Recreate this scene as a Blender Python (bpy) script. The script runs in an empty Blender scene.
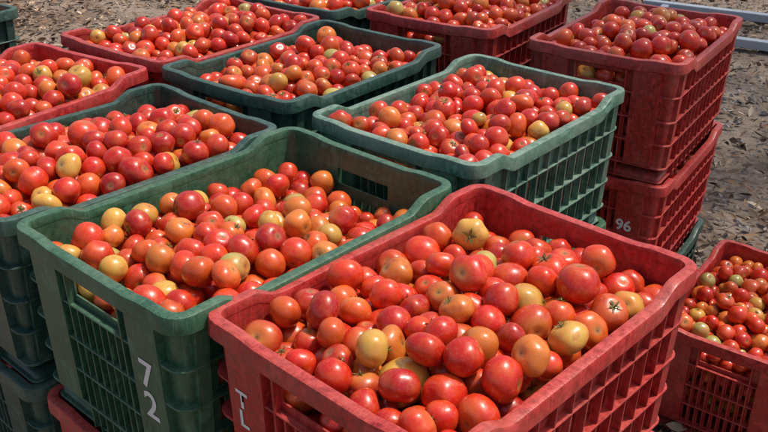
import bpy, bmesh, numpy as np, math, random
from mathutils import Matrix, Vector
random.seed(7); rng=np.random.default_rng(11)
COL=bpy.context.scene.collection
def link(o,parent=None):
    COL.objects.link(o)
    if parent is not None: o.parent=parent
    return o
PITCH=0.298; HX,HY,RC=0.273,0.192,0.032
# ---------------- materials ----------------
def newmat(n):
    m=bpy.data.materials.new(n); m.use_nodes=True
    nt=m.node_tree; b=nt.nodes['Principled BSDF']
    return m,nt,b
def N(nt,t,**k):
    n=nt.nodes.new(t)
    for a,v in k.items():
        if a in n.inputs: n.inputs[a].default_value=v
        else: setattr(n,a,v)
    return n
def ramp(nt,fac,stops):
    r=nt.nodes.new('ShaderNodeValToRGB'); nt.links.new(fac,r.inputs[0])
    e=r.color_ramp.elements
    e[0].position=stops[0][0]; e[0].color=stops[0][1]
    e[1].position=stops[-1][0]; e[1].color=stops[-1][1]
    for p,c in stops[1:-1]:
        x=e.new(p); x.color=c
    return r.outputs[0]
def mix(nt,fac,a,b,mode='MIX'):
    m=nt.nodes.new('ShaderNodeMix'); m.data_type='RGBA'; m.blend_type=mode
    for s,v in ((0,fac),(6,a),(7,b)):
        if isinstance(v,(int,float)): m.inputs[s].default_value=v
        elif isinstance(v,tuple): m.inputs[s].default_value=v
        else: nt.links.new(v,m.inputs[s])
    return m.outputs[2]
def plastic(name,col,dustc,dust):
    m,nt,b=newmat(name)
    tc=N(nt,'ShaderNodeTexCoord'); oi=N(nt,'ShaderNodeObjectInfo')
    vm=N(nt,'ShaderNodeVectorMath',operation='MULTIPLY_ADD')
    nt.links.new(oi.outputs['Random'],vm.inputs[0]); vm.inputs[1].default_value=(37,51,23); nt.links.new(tc.outputs['Object'],vm.inputs[2])
    v=vm.outputs[0]
    def noise(s,d=3,r=.6,vec=v):
        n=N(nt,'ShaderNodeTexNoise'); n.inputs['Scale'].default_value=s; n.inputs['Detail'].default_value=d; n.inputs['Roughness'].default_value=r
        nt.links.new(vec,n.inputs['Vector']); return n.outputs['Fac']
    n1=noise(9,4,.7); n2=noise(90,4,.75)
    def scr(sc,rot,lo):
        mp=N(nt,'ShaderNodeMapping'); mp.inputs['Scale'].default_value=sc; mp.inputs['Rotation'].default_value=rot; nt.links.new(v,mp.inputs['Vector'])
        return ramp(nt,noise(1,2,.6,mp.outputs[0]),[(lo,(0,0,0,1)),(lo+.06,(dust*1.3,)*3+(1,))])
    dark=tuple(c*.5 for c in col)+(1,)
    base=ramp(nt,n2,[(.32,dark),(.52,col+(1,)),(.72,tuple(min(1,c*1.35) for c in col)+(1,))])
    f=ramp(nt,n1,[(.42,(0,0,0,1)),(.70,(dust*1.1,)*3+(1,))])
    c=mix(nt,f,base,dustc+(1,))
    lt=tuple(min(1,x*1.6+.05) for x in col)
    c=mix(nt,scr((300,26,20),(.3,.5,.7),.60),c,lt+(1,))
    c=mix(nt,scr((22,260,30),(.9,.2,-.5),.61),c,lt+(1,))
    g=N(nt,'ShaderNodeNewGeometry'); sx=N(nt,'ShaderNodeSeparateXYZ'); nt.links.new(g.outputs['Normal'],sx.inputs[0])
    mm=N(nt,'ShaderNodeMath',operation='MULTIPLY'); nt.links.new(ramp(nt,sx.outputs['Z'],[(.5,(0,0,0,1)),(.95,(1,1,1,1))]),mm.inputs[0]); nt.links.new(ramp(nt,n2,[(.35,(.02,.02,.02,1)),(.65,(dust,)*3+(1,))]),mm.inputs[1])
    c=mix(nt,mm.outputs[0],c,dustc+(1,))
    nt.links.new(c,b.inputs['Base Color'])
    nt.links.new(ramp(nt,n2,[(.3,(.28,)*3+(1,)),(.7,(.52,)*3+(1,))]),b.inputs['Roughness'])
    bp=N(nt,'ShaderNodeBump'); bp.inputs['Strength'].default_value=.4; bp.inputs['Distance'].default_value=.002
    nt.links.new(n2,bp.inputs['Height']); nt.links.new(bp.outputs[0],b.inputs['Normal'])
    return m
RED=plastic('red_plastic',(.43,.022,.020),(.44,.15,.11),.30)
RED2=plastic('faded_red_plastic',(.39,.026,.022),(.40,.14,.10),.40)
GRN=plastic('green_plastic',(.026,.100,.050),(.13,.18,.12),.36)
DGR=plastic('dark_green_plastic',(.020,.064,.046),(.11,.15,.12),.36)
LGR=plastic('dusty_green_plastic',(.062,.16,.110),(.25,.31,.24),.62)
def tomato_mat():
    m,nt,b=newmat('tomato_skin')
    at=N(nt,'ShaderNodeAttribute'); at.attribute_name='col'
    tc=N(nt,'ShaderNodeTexCoord')
    n=N(nt,'ShaderNodeTexNoise'); n.inputs['Scale'].default_value=45; n.inputs['Detail'].default_value=4; n.inputs['Roughness'].default_value=.6; nt.links.new(tc.outputs['Object'],n.inputs['Vector'])
    n2=N(nt,'ShaderNodeTexNoise'); n2.inputs['Scale'].default_value=300; n2.inputs['Detail'].default_value=3; n2.inputs['Roughness'].default_value=.75; nt.links.new(tc.outputs['Object'],n2.inputs['Vector'])
    c=mix(nt,ramp(nt,n.outputs['Fac'],[(.45,(0,0,0,1)),(.70,(.5,.5,.5,1))]),at.outputs['Color'],(.66,.13,.018,1))
    c=mix(nt,ramp(nt,n.outputs['Fac'],[(.28,(.65,.65,.65,1)),(.45,(0,0,0,1))]),c,(.38,.012,.008,1))
    c=mix(nt,ramp(nt,n2.outputs['Fac'],[(.56,(0,0,0,1)),(.74,(.4,.4,.4,1))]),c,(.48,.22,.10,1))
    nt.links.new(c,b.inputs['Base Color'])
    nt.links.new(ramp(nt,n2.outputs['Fac'],[(.35,(.20,)*3+(1,)),(.65,(.42,)*3+(1,))]),b.inputs['Roughness'])
    b.inputs['Coat Weight'].default_value=.25; b.inputs['Coat Roughness'].default_value=.10
    bp=N(nt,'ShaderNodeBump'); bp.inputs['Strength'].default_value=.35; bp.inputs['Distance'].default_value=.0015
    nt.links.new(n.outputs['Fac'],bp.inputs['Height']); nt.links.new(bp.outputs[0],b.inputs['Normal'])
    return m
TOM=tomato_mat()
PAINT,nt,b=newmat('white_paint'); b.inputs['Base Color'].default_value=(.75,.75,.72,1); b.inputs['Roughness'].default_value=.7
# ---------------- crate mesh ----------------
def sstep(a,b,x):
    t=max(0,min(1,(x-a)/(b-a))); return t*t*(3-2*t)
def samples():
    S=[]
    def side(c0,n,tan,half,name):
        k=[]; pitch=.018
        nn=int((half-.012)/pitch); cs=[]
        for i in range(-nn,nn+1): cs+= [i*pitch-.004,i*pitch+.004]
        cs=[-half]+cs+[half]
        for c in cs: k.append((c0[0]+tan[0]*c,c0[1]+tan[1]*c,n[0],n[1],name,c))
        return k
    lx,ly=HX-RC,HY-RC
    def corner(cx,cy,a0):
        return [(cx+RC*math.cos(a),cy+RC*math.sin(a),math.cos(a),math.sin(a),'c',0) for a in [a0+math.pi/2*i/6 for i in range(1,6)]]
    S+=side((HX,0),(1,0),(0,1),ly,'s'); S+=corner(lx,ly,0)
    S+=side((0,HY),(0,1),(-1,0),lx,'l'); S+=corner(-lx,ly,math.pi/2)
    S+=side((-HX,0),(-1,0),(0,-1),ly,'s'); S+=corner(-lx,-ly,math.pi)
    S+=side((0,-HY),(0,-1),(1,0),lx,'l'); S+=corner(lx,-ly,1.5*math.pi)
    return S
SM=samples()
def dip(s):
    if s[4]=='l': return -.017*(1-sstep(.155,.200,abs(s[5])))
    if s[4]=='s': return -.004*(1-sstep(.085,.125,abs(s[5])))
    return 0
def wd(z): return -.0135+.012*z/.3
def pt(s,d,z): return (s[0]+s[2]*d,s[1]+s[3]*d,z)
def sweep(bm,prof,withdip=True):
    n=len(SM); rings=[]
    for s in SM:
        dz=dip(s) if withdip else 0
        rings.append([bm.verts.new(pt(s,d,z+dz)) for d,z in prof])
    for i in range(n):
        a,b=rings[i],rings[(i+1)%n]
        for j in range(len(prof)):
            k=(j+1)%len(prof)
            bm.faces.new((a[j],b[j],b[k],a[k]))
PLATE=.0122
def crate_mesh():
    bm=bmesh.new()
    zs=[-.009,-.043,-.070,-.090,-.138,-.147,-.195,-.204,-.252,-.265,-.304]
    grid=[[bm.verts.new(pt(s,wd(z),z+(dip(s) if k==0 else 0))) for k,z in enumerate(zs)] for s in SM]
    n=len(SM)
    for i in range(n):
        j=(i+1)%n; s,t=SM[i],SM[j]
        mid=(s[5]+t[5])/2; same=s[4]==t[4] and s[4]!='c'
        slotcol=same and abs(t[5]-s[5])<.0085
        lim=(HY-RC-.035) if s[4]=='s' else (HX-RC-.01)
        for k in range(len(zs)-1):
            hole=False
            if same and slotcol and abs(mid)<lim and k in (3,5,7): hole=True
            if same and s[4]=='s' and k==1 and abs(mid)<.055: hole=True
            if not hole: bm.faces.new((grid[i][k],grid[i][k+1],grid[j][k+1],grid[j][k]))
    bm.faces.new([g[-2] for g in grid])
    bmesh.ops.recalc_face_normals(bm,faces=bm.faces)
    bmesh.ops.solidify(bm,geom=bm.faces[:],thickness=.0024)
    sweep(bm,[(-.0170,-.014),(-.0170,-.0025),(-.0160,-.0006),(-.0138,0),(-.0036,0),(-.0012,-.001),(0,-.0035),(0.0008,-.024),(-.0004,-.0255),(-.0024,-.0255),(-.0032,-.024),(-.0036,-.0046),(-.0115,-.004),(-.0120,-.014)])
    for z,t,o in ((-.083,.003,.0105),(-.1425,.0035,.0115),(-.1995,.0035,.0115),(-.259,.004,.0115),(-.296,.004,.007)):
        w=wd(z)
        sweep(bm,[(w-.0005,z-t/2),(w+o-.0008,z-t/2),(w+o,z-t/2+.0008),(w+o,z+t/2-.0008),(w+o-.0008,z+t/2),(w-.0005,z+t/2)],False)
    def fin(s,half,z0,z1,o):
        tx,ty=-s[3],s[2]; vs=[]
        for z in (z0,z1):
            for d in (wd(z)-.0004,wd(z)+o):
                for h in (-half,half):
                    p=pt(s,d,z); vs.append(bm.verts.new((p[0]+tx*h,p[1]+ty*h,z)))
        for f in ((0,1,3,2),(4,6,7,5),(0,4,5,1),(2,3,7,6),(0,2,6,4),(1,5,7,3)): bm.faces.new([vs[q] for q in f])
    def mk(side,sgn,c):
        if side=='s': return (sgn*HX,c,sgn,0)
        return (c,sgn*HY,0,sgn)
    for sgn in (1,-1):
        for i in range(-11,12):
            if i%2==0: fin(mk('l',sgn,i*.018+.009),.0012,-.018-(.017 if abs(i*.018)<.165 else 0),-.300,.010)
        for i in range(-7,7):
            if abs(i*.018+.009)<.062: fin(mk('s',sgn,i*.018+.009),.0012,-.083,-.300,.010)
        for c in (-.062,.062): fin(mk('s',sgn,c),.0015,-.020,-.300,.0108)
        for c in (-.112,.112): fin(mk('s',sgn,c),.032,-.027,-.256,PLATE)
        for c in (-.230,.230): fin(mk('l',sgn,c),.010,-.022,-.256,.0092)
    bmesh.ops.recalc_face_normals(bm,faces=bm.faces)
    me=bpy.data.meshes.new('crate_body'); bm.to_mesh(me); bm.free()
    for p in me.polygons: p.use_smooth=True
    me.set_sharp_from_angle(angle=math.radians(38))
    me.materials.append(None)
    return me
CM=crate_mesh()
def crate(name,mat,x,y,ztop,ang,label=None):
    e=link(bpy.data.objects.new(name,None)); e.location=(x,y,ztop); e.rotation_euler=(0,0,ang)
    o=link(bpy.data.objects.new('body',CM),e)
    o.material_slots[0].link='OBJECT'; o.material_slots[0].material=mat
    if label:
        t=bpy.data.curves.new('number_mark','FONT'); t.body=label[0]; t.size=label[3]; t.align_x='CENTER'; t.align_y='CENTER'; t.offset=.0010; t.space_line=.85
        to=link(bpy.data.objects.new('number_mark',t),e); t.materials.append(PAINT)
        z=label[2]
        up=Vector((-.04,0,1)).normalized(); rt=Vector((0,-1,0)); no=rt.cross(up)
        to.rotation_euler=Matrix((rt,up,no)).transposed().to_euler()
        to.location=Vector((-HX-wd(z)-PLATE,label[1],z))+no*.0008
    return e
# ---------------- tomatoes ----------------
def pack(seed,r0,r1,depth,bx=.252,by=.171):
    g=np.random.default_rng(seed)
    rm=(r0+r1)/2
    n=int(depth*4*bx*by*.62/(4/3*math.pi*rm**3*1.03))
    r=g.uniform(r0,r1,n)*np.where(g.random(n)<.09,1.17,1)*np.where(g.random(n)<.16,.82,1)
    nx=int(2*bx/(2.1*rm)); ny=int(2*by/(2.1*rm))
    idx=np.arange(n); L=idx//(nx*ny); q=idx%(nx*ny)
    P=np.stack([-bx+rm+(q%nx+.5*(L%2))*2.1*rm,-by+rm+(q//nx+.5*(L%2))*2.1*rm,rm+L*2.0*rm],1)+g.normal(0,.006,(n,3))
    iu,ju=np.triu_indices(n,1)
    R=r[iu]+r[ju]
    for it in range(300):
        grav=.0018*(1-it/300) if it<270 else 0.0001
        P[:,2]-=grav
        if it<140: P[:,:2]+=g.normal(0,.0014,(n,2))
        if it%8==0:
            dd=P[iu]-P[ju]; near=np.nonzero((dd**2).sum(1)<(R+.03)**2)[0]; a=iu[near];b=ju[near];Rn=R[near]
        for _ in range(3):
            d=P[a]-P[b]; l=np.sqrt((d**2).sum(1))+1e-9
            ov=np.maximum(Rn*.955-l,0); c=(d/l[:,None])*(ov*.42)[:,None]
            for k in range(3):
                P[:,k]+=np.bincount(a,c[:,k],n)-np.bincount(b,c[:,k],n)
            P[:,0]=np.clip(P[:,0],-bx+r,bx-r); P[:,1]=np.clip(P[:,1],-by+r,by-r); P[:,2]=np.maximum(P[:,2],r)
    return P,r
PAL=np.array([(.58,.018,.008),(.45,.012,.009),(.64,.036,.010),(.66,.085,.014),(.68,.19,.028),(.64,.38,.07),(.43,.40,.11)])
def tomatoes(pk,loc,top,mound,probs,seed,seg=24,flip=False,lower=True,slope=0):
    P,r=pk; P=P.copy(); n=len(r); g=np.random.default_rng(seed)
    if flip: P[:,0]*=-1
    zt=np.percentile(P[:,2]+r,88)
    P[:,2]+= -zt+top
    bx,by=.252,.171
    P[:,2]+= mound*((1-(P[:,0]/bx)**2)*(1-(P[:,1]/by)**2)-.25)+slope*P[:,0]
    th=np.concatenate([[0,.09,.2,.34,.5],np.linspace(.68,math.pi,12)])
    m=len(th)
    prad=np.sin(th)*(1+.02*np.cos(2*th)); pz=.87*np.cos(th)-.13*np.exp(-(th/.33)**2)+.05*np.exp(-((math.pi-th)/.35)**2)
    ph=np.arange(seg)*2*math.pi/seg
    V=[];C=[];EV=[];EC=[];ET=[]
    faces=[]
    for i in range(1,m-2):
        for j in range(seg):
            k=(j+1)%seg
            faces.append((1+(i-1)*seg+j,1+i*seg+j,1+i*seg+k,1+(i-1)*seg+k))
    ntop=1+(m-2)*seg
    tris=[(0,1+j,1+(j+1)%seg) for j in range(seg)]+[(ntop,1+(m-3)*seg+(j+1)%seg,1+(m-3)*seg+j) for j in range(seg)]
    nv=ntop+1
    for t in range(n):
        lob=1+g.uniform(0,.065)*np.cos(g.integers(3,7)*ph+g.uniform(0,6))[None,:]*np.sin(th)[:,None]**2+g.uniform(0,.06)*np.cos(2*ph+g.uniform(0,6))[None,:]
        el=g.normal(1.02,.09)
        X=prad[:,None]*np.cos(ph)[None,:]*lob; Y=prad[:,None]*np.sin(ph)[None,:]*lob; Z=np.repeat((pz*el)[:,None],seg,1)
        Z=Z+g.normal(0,.06)*X+g.normal(0,.06)*X*Y
        A=np.stack([X,Y,Z],-1)
        verts=np.concatenate([[A[0,0]],A[1:-1].reshape(-1,3),[A[-1,0]]])*r[t]*1.03
        q=g.normal(size=4)
        q/=np.linalg.norm(q); w,x,y,z=q
        Rm=np.array([[1-2*(y*y+z*z),2*(x*y-z*w),2*(x*z+y*w)],[2*(x*y+z*w),1-2*(x*x+z*z),2*(y*z-x*w)],[2*(x*z-y*w),2*(y*z+x*w),1-2*(x*x+y*y)]])
        if Rm[2,2]<0 and g.random()<.5: Rm=Rm@np.diag([1,-1,-1])
        V.append(verts@Rm.T+P[t])
        c=PAL[g.choice(7,p=probs)]*g.uniform(.78,1.12)
        sh=np.array([(.68,.20,.03),(.66,.32,.06),(.52,.38,.09)][g.integers(3)])
        w1=g.choice([0,.15,.4,.8],p=[.36,.3,.2,.14])*np.exp(-(th/g.uniform(.5,1.0))**2)
        patch=.5+.5*np.cos(ph-g.uniform(0,6))
        w2=w1[:,None]*(.6+.4*patch[None,:])
        cc=(c[None,None,:]*(1-w2[...,None])+sh*w2[...,None]).copy()
        cc[2]=cc[2]*.65+np.array((.42,.28,.08))*.35
        cc[1]=cc[1]*.3+np.array((.22,.17,.06))*.7
        cc[0]=np.array((.06,.05,.02))
        C.append(np.concatenate([[cc[0,0]],cc[1:-1].reshape(-1,3),[cc[-1,0]]]))
        if seg>=18 and Rm[2,2]>-.2 and g.random()<.34:
            zc=.76*el
            col=np.array((.055,.12,.02))*g.uniform(.6,1.3)
            n5=5; kk=g.uniform(.8,1.25)
            for s5 in range(n5):
                a=s5*2*math.pi/n5+g.uniform(-.25,.25); Lh=g.uniform(.30,.48)*kk
                dx,dy=math.cos(a),math.sin(a)
                loc5=[(0,0,zc),(dx*Lh*.45-dy*.07,dy*Lh*.45+dx*.07,zc+.09),(dx*Lh*.45+dy*.07,dy*Lh*.45-dx*.07,zc+.09),(dx*Lh,dy*Lh,zc+g.uniform(.09,.2))]
                o=len(EV)
                EV+= [tuple((np.array(p)*r[t]*1.03)@Rm.T+P[t]) for p in loc5]; EC+=[tuple(col)]*4
                ET+=[(o,o+2,o+1),(o+1,o+2,o+3)]
            if g.random()<.5:
                o=len(EV); hh=g.uniform(.12,.25)
                for zz in (zc,zc+.08+hh):
                    for a in (0,2.1,4.2): EV.append(tuple((np.array((.055*math.cos(a),.055*math.sin(a),zz))*r[t])@Rm.T+P[t])); EC.append(tuple(col*1.2))
                ET+=[(o,o+1,o+4),(o,o+4,o+3),(o+1,o+2,o+5),(o+1,o+5,o+4),(o+2,o,o+3),(o+2,o+3,o+5),(o+3,o+4,o+5)]
    V=np.concatenate(V); C=np.concatenate(C)
    F4=np.array(faces); F3=np.array(tris)
    off=(np.arange(n)*nv)
    q=(F4[None]+off[:,None,None]).reshape(-1,4); tr=(F3[None]+off[:,None,None]).reshape(-1,3)
    if EV:
        tr=np.concatenate([tr,np.array(ET)+len(V)]); V=np.concatenate([V,np.array(EV)]); C=np.concatenate([C,np.array(EC)])
    me=bpy.data.meshes.new('tomatoes')
    me.vertices.add(len(V)); me.vertices.foreach_set('co',V.astype(np.float32).ravel())
    me.loops.add(q.size+tr.size); me.loops.foreach_set('vertex_index',np.concatenate([q.ravel(),tr.ravel()]).astype(np.int32))
    me.polygons.add(len(q)+len(tr))
    ls=np.concatenate([np.arange(len(q))*4,len(q)*4+np.arange(len(tr))*3]).astype(np.int32)
    me.polygons.foreach_set('loop_start',ls)
    me.update(calc_edges=True); me.validate()
    me.polygons.foreach_set('use_smooth',np.ones(len(me.polygons),bool))
    a=me.attributes.new('col','FLOAT_COLOR','POINT')
    a.data.foreach_set('color',np.concatenate([C,np.ones((len(C),1))],1).astype(np.float32).ravel())
    me.materials.append(TOM)
    x,y,zt,ang=loc
    o=link(bpy.data.objects.new('tomato_pile',me)); o.location=(x,y,zt); o.rotation_euler=(0,0,ang)
    if lower:
        o2=link(bpy.data.objects.new('lower_layer',me),o); o2.location=(0,0,-.125); o2.rotation_euler=(0,0,math.pi); o2.scale=(.95,.95,.8)
    return me
def lowfill(me,x,y,zt,ang):
    o=link(bpy.data.objects.new('tomato_pile',me)); o.location=(x,y,zt-.05); o.rotation_euler=(0,0,ang); o.scale=(.96,.96,.8)
    o2=link(bpy.data.objects.new('lower_layer',me),o); o2.location=(0,0,-.13); o2.rotation_euler=(0,0,math.pi); o2.scale=(.95,.95,.85)
pkA=pack(1,.0188,.0252,.14); pkB=pack(2,.0175,.0232,.13); pkC=pack(3,.0190,.0240,.14); pkE=pack(4,.0172,.0226,.13)
pkD=pack(5,.0170,.0222,.13); pkX=pack(6,.0178,.0230,.13)
pr_red=[.37,.15,.22,.12,.065,.05,.025]; pr_mix=[.27,.10,.25,.17,.10,.065,.045]
def S(n,x,y,ang,dz,mats,pk,top,mound,probs,seed,seg=24,flip=False,labels={},slope=0):
    for l,m in enumerate(mats):
        nm='red_plastic_crate' if m in (RED,RED2) else 'green_plastic_crate'
        zt=PITCH*(len(mats)-l)+dz
        crate(nm,m,x+(random.uniform(-.003,.003) if l else 0),y+(random.uniform(-.003,.003) if l else 0),zt,ang+(random.uniform(-.008,.008) if l else 0),labels.get(l))
    me=tomatoes(pk,(x,y,PITCH*len(mats)+dz,ang),top,mound,probs,seed,seg,flip,True,slope)
    for l in range(1,len(mats)):
        lowfill(me,x,y,PITCH*(len(mats)-l)+dz,ang)
S('A',.104,.976,.821,0,[RED,RED,GRN],pkA,-.007,.022,pr_red,21,30,labels={0:('T\nL',.120,-.11,.035)})
S('B',-.206,1.201,.851,.006,[GRN,RED,GRN],pkB,-.034,.022,pr_mix,22,26,labels={0:('7\n2',-.112,-.14,.06)},slope=-.05)
S('C',-.508,1.453,.841,.001,[DGR,DGR,DGR],pkC,-.006,.028,pr_red,23,24)
S('D',-.176,1.961,.923,.008,[DGR,GRN,DGR],pkD,-.022,.024,pr_mix,24,20)
S('E',.173,1.650,.885,.014,[LGR,GRN,DGR],pkE,-.012,.028,pr_red,25,20,flip=True)
S('F',.640,2.238,1.0,.010,[RED2,RED,DGR],pkX,-.004,.03,pr_red,26,16,labels={1:('96',-.105,-.12,.04)})
S('G',-.480,2.223,.919,.005,[RED2,RED,GRN],pkE,-.004,.03,pr_mix,27,16)
S('H',-.81,1.745,1.02,0,[RED,RED,GRN],pkX,-.010,.025,pr_mix,28,18,flip=True)
S('I',.242,2.510,1.0,.011,[RED2,GRN,DGR],pkD,-.004,.03,pr_mix,29,14,flip=True)
S('J',-.14,2.72,.95,0,[DGR,GRN,DGR],pkX,-.02,.02,pr_mix,30,12)
S('K',-1.286,2.27,1.0,0,[DGR,RED,DGR],pkE,-.02,.02,pr_mix,31,12)
S('L',.955,1.93,.93,0,[RED],pkD,-.014,.02,pr_mix,32,18,flip=True)
# ---------------- ground ----------------
m,nt,b=newmat('soil')
tc=N(nt,'ShaderNodeTexCoord')
def gn(s,d,r=.6):
    n=N(nt,'ShaderNodeTexNoise'); n.inputs['Scale'].default_value=s; n.inputs['Detail'].default_value=d; n.inputs['Roughness'].default_value=r; nt.links.new(tc.outputs['Object'],n.inputs['Vector']); return n.outputs['Fac']
a=gn(1.6,5,.65); c2=gn(30,7,.75)
c=mix(nt,ramp(nt,a,[(.42,(0,0,0,1)),(.58,(1,1,1,1))]),ramp(nt,c2,[(.3,(.08,.050,.033,1)),(.7,(.28,.20,.14,1))]),ramp(nt,c2,[(.3,(.18,.13,.095,1)),(.7,(.43,.34,.26,1))]))  # soil tone varies; the lighter patches also paint sun dapples into the colour
nt.links.new(c,b.inputs['Base Color']); b.inputs['Roughness'].default_value=.95
bp=N(nt,'ShaderNodeBump'); bp.inputs['Strength'].default_value=.8; bp.inputs['Distance'].default_value=.02; nt.links.new(c2,bp.inputs['Height']); nt.links.new(bp.outputs[0],b.inputs['Normal'])
SOIL=m
me=bpy.data.meshes.new('ground'); bm=bmesh.new()
bmesh.ops.create_grid(bm,x_segments=90,y_segments=90,size=9)
for v in bm.verts:
    x,y=v.co.x,v.co.y; v.co.y+=4
    v.co.z=-.012+.010*math.sin(x*3.1+math.sin(y*2))+.008*math.sin(y*4.3+x)
    if abs(x)>8.9 or abs(y)>8.9:
        v.co.x=x/9*300; v.co.y=4+y/9*300; v.co.z=-.05
bm.to_mesh(me); bm.free(); me.materials.append(SOIL)
for p in me.polygons:p.use_smooth=True
link(bpy.data.objects.new('ground',me))
m,nt,b=newmat('dry_leaf'); at=N(nt,'ShaderNodeAttribute'); at.attribute_name='col'; nt.links.new(at.outputs['Color'],b.inputs['Base Color']); b.inputs['Roughness'].default_value=.85
LEAF=m
def scatter(name,n,gen,mat):
    V=[];F=[];C=[]
    for i in range(n):
        vs,fs,col=gen(i)
        o=len(V); V+=vs; F+=[tuple(o+k for k in f) for f in fs]; C+=[col]*len(vs)
    me=bpy.data.meshes.new(name); me.from_pydata(V,[],F); me.materials.append(mat)
    a=me.attributes.new('col','FLOAT_COLOR','POINT'); a.data.foreach_set('color',np.array([(c[0],c[1],c[2],1) for c in C],dtype=np.float32).ravel())
    return link(bpy.data.objects.new(name,me))
LC=[(.25,.155,.09),(.14,.088,.055),(.36,.255,.16),(.09,.06,.04),(.46,.36,.26),(.26,.14,.07),(.19,.125,.08)]
def leafgen(i):
    while True:
        y=random.uniform(1.5,8.5); x=random.uniform(-.6*y-.5,.6*y+.5)
        dens=(1.0 if x<.8 else .28)*(.62+.38*math.sin(x*2.3+math.sin(y*3))*math.sin(y*1.7+1))
        if random.random()<dens: break
    L=random.uniform(.008,.036); W=L*random.uniform(.2,.5); a=random.uniform(0,6.28)
    M=Matrix.Rotation(a,3,'Z')@Matrix.Rotation(random.gauss(0,.5),3,'X')@Matrix.Rotation(random.gauss(0,.4),3,'Y')
    cu=random.uniform(-.3,.6)*L
    pts=[(-L,0,cu*.5),(-L*.3,W,cu*.25+.003),(L*.4,W*.8,cu*.2+.002),(L,0,cu*.6),(L*.4,-W*.8,cu*.2),(-L*.3,-W,cu*.2),(0,0,0)]
    z=random.uniform(.002,.022)
    vs=[tuple(M@Vector(p)+Vector((x,y,z))) for p in pts]
    c=random.choice(LC); k=random.uniform(.7,1.25)
    return vs,[(6,0,1),(6,1,2),(6,2,3),(6,3,4),(6,4,5),(6,5,0)],tuple(v*k for v in c)
scatter('leaf_litter',42000,leafgen,LEAF)
def pebgen(i):
    y=random.uniform(1.2,9); x=random.uniform(.3,.62*y+.5)
    s=random.choice([.004,.006,.008,.014])*random.uniform(.7,1.4)
    vs=[]
    for (px,py,pz) in [(1,0,0),(.3,.9,0),(-.8,.6,0),(-.8,-.6,0),(.3,-.9,0),(.4,.1,.7),(-.3,.3,.75),(-.2,-.4,.6)]:
        vs.append((x+px*s*random.uniform(.8,1.2),y+py*s*random.uniform(.8,1.2),pz*s-.002+.004*random.random()))
    fs=[(0,1,5),(1,6,5),(1,2,6),(2,3,7,6),(3,4,7),(4,0,5,7),(5,6,7)]
    k=random.uniform(.12,.36)
    return vs,fs,(k,k*.88,k*.76)
scatter('pebbles',6000,pebgen,LEAF)
m,nt,b=newmat('grey_steel'); b.inputs['Base Color'].default_value=(.42,.46,.50,1); b.inputs['Roughness'].default_value=.5; b.inputs['Metallic'].default_value=.2
STEEL=m
def boxes(name,bs,mat):
    bm=bmesh.new()
    for (cx,cy,cz,sx,sy,sz) in bs:
        r=bmesh.ops.create_cube(bm,size=1)
        for v in r['verts']: v.co=Vector((cx+v.co.x*sx,cy+v.co.y*sy,cz+v.co.z*sz))
    bmesh.ops.bevel(bm,geom=bm.edges[:],offset=.004,segments=2,affect='EDGES')
    me=bpy.data.meshes.new(name); bm.to_mesh(me); bm.free(); me.materials.append(mat)
    return link(bpy.data.objects.new(name,me))
bs=[(0,.0,.05,3.0,.07,.05),(0,-.7,.05,3.0,.07,.05)]+[(-1.35+.9*i,-.35,.05,.05,.63,.035) for i in range(4)]
fr=boxes('steel_frame',bs,STEEL); fr.location=(3.1,5.5,0); fr.rotation_euler=(0,0,-.5)
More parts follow.
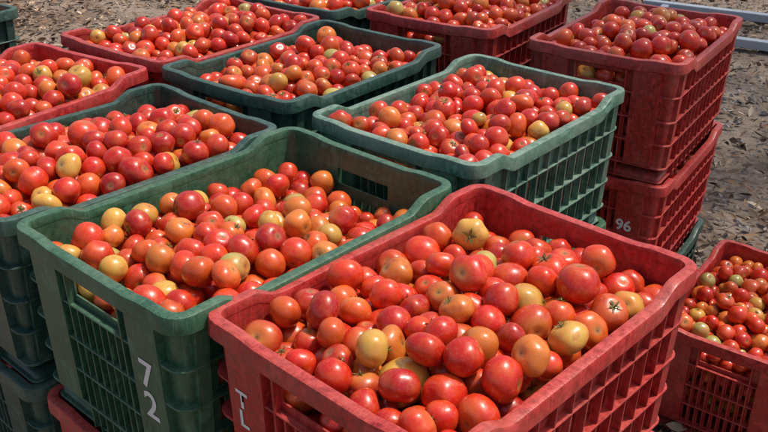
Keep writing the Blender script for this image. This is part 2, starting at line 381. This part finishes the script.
# ---------------- shade tree standing to the right, out of the picture ----------------
SUN=Vector((.45,.12,1)).normalized()
def tree():
    g=np.random.default_rng(5)
    bark,nt,b=newmat('bark'); b.inputs['Base Color'].default_value=(.11,.08,.055,1); b.inputs['Roughness'].default_value=.95
    lm,nt,b=newmat('tree_leaf'); b.inputs['Base Color'].default_value=(.06,.11,.03,1); b.inputs['Roughness'].default_value=.6
    e=link(bpy.data.objects.new('shade_tree',None)); e.location=(4.9,4.2,0)
    bm=bmesh.new()
    def tube(p,q,r0,r1,k=8):
        p=Vector(p);q=Vector(q);d=(q-p).normalized(); a=d.orthogonal().normalized(); c=d.cross(a)
        A=[bm.verts.new(p+(a*math.cos(t*2*math.pi/k)+c*math.sin(t*2*math.pi/k))*r0) for t in range(k)]
        B=[bm.verts.new(q+(a*math.cos(t*2*math.pi/k)+c*math.sin(t*2*math.pi/k))*r1) for t in range(k)]
        for t in range(k): bm.faces.new((A[t],A[(t+1)%k],B[(t+1)%k],B[t]))
    tube((0,0,-.1),(-.1,.05,1.3),.22,.17); tube((-.1,.05,1.3),(-.25,.0,2.6),.17,.14)
    tips=[]
    for i in range(9):
        a=i*2.4; L=g.uniform(1.8,3.2); s=Vector((-.25,0,2.5))
        e1=s+Vector((math.cos(a)*L*.5,math.sin(a)*L*.5,L*.55)); e2=e1+Vector((math.cos(a+.3)*L*.6,math.sin(a+.3)*L*.6,g.uniform(.3,.9)))
        tube(s,e1,.085,.05,6); tube(e1,e2,.05,.018,6); tips+=[e1,e2,(e1+e2)/2]
        for j in range(4):
            st=e1.lerp(e2,g.uniform(0,1)); en=st+Vector(g.normal(0,.6,3))+Vector((0,0,.35)); tube(st,en,.02,.006,5); tips.append(en)
    me=bpy.data.meshes.new('branches'); bm.to_mesh(me); bm.free(); me.materials.append(bark); link(bpy.data.objects.new('branches',me),e)
    V=[];F=[]
    for t in tips:
        nl=int(g.integers(60,150))
        for _ in range(nl):
            c=np.array(t)+g.normal(0,.33,3)*np.array([1,1,.7]); s=g.uniform(.06,.11)
            u=g.normal(size=3);u/=np.linalg.norm(u); v=np.cross(u,g.normal(size=3)); v/=np.linalg.norm(v)
            o=len(V); V+=[tuple(c-u*s),tuple(c+v*s*.45),tuple(c+u*s),tuple(c-v*s*.45)]; F.append((o,o+1,o+2,o+3))
    me=bpy.data.meshes.new('foliage'); me.from_pydata(V,[],F); me.materials.append(lm); link(bpy.data.objects.new('foliage',me),e)
tree()
# ---------------- camera / light ----------------
f,h,th,ro=897.2,1.478,.4623,-.0134
cd=bpy.data.cameras.new('camera'); cam=link(bpy.data.objects.new('camera',cd)); cd.sensor_width=36; cd.lens=f/768*36; cd.clip_end=1000; cd.clip_start=.05
r0=Vector((1,0,0)); u0=Vector((0,math.sin(th),math.cos(th))); fw=Vector((0,math.cos(th),-math.sin(th)))
cr,sr=math.cos(ro),math.sin(ro)
R=cr*r0-sr*u0; U=sr*r0+cr*u0
M=Matrix((( R.x,U.x,-fw.x,0),(R.y,U.y,-fw.y,0),(R.z,U.z,-fw.z,h),(0,0,0,1)))
cam.matrix_world=M
bpy.context.scene.camera=cam
w=bpy.data.worlds.new('World'); bpy.context.scene.world=w; w.use_nodes=True
nt=w.node_tree; sky=nt.nodes.new('ShaderNodeTexSky'); sky.sky_type='NISHITA'; sky.sun_disc=False
sky.dust_density=4; sky.air_density=.9; sky.ozone_density=.6
d=SUN
el=math.asin(d.z); az=math.atan2(d.x,d.y)
sky.sun_elevation=el; sky.sun_rotation=az
nt.links.new(sky.outputs[0],nt.nodes['Background'].inputs[0]); nt.nodes['Background'].inputs[1].default_value=.145
sd=bpy.data.lights.new('sun','SUN'); sd.energy=3.5; sd.angle=math.radians(3); sd.color=(1,.94,.86)
so=link(bpy.data.objects.new('sun',sd)); so.rotation_euler=d.to_track_quat('Z','Y').to_euler()
sc=bpy.context.scene; sc.view_settings.view_transform='Standard'; sc.view_settings.look='None'; sc.view_settings.exposure=0
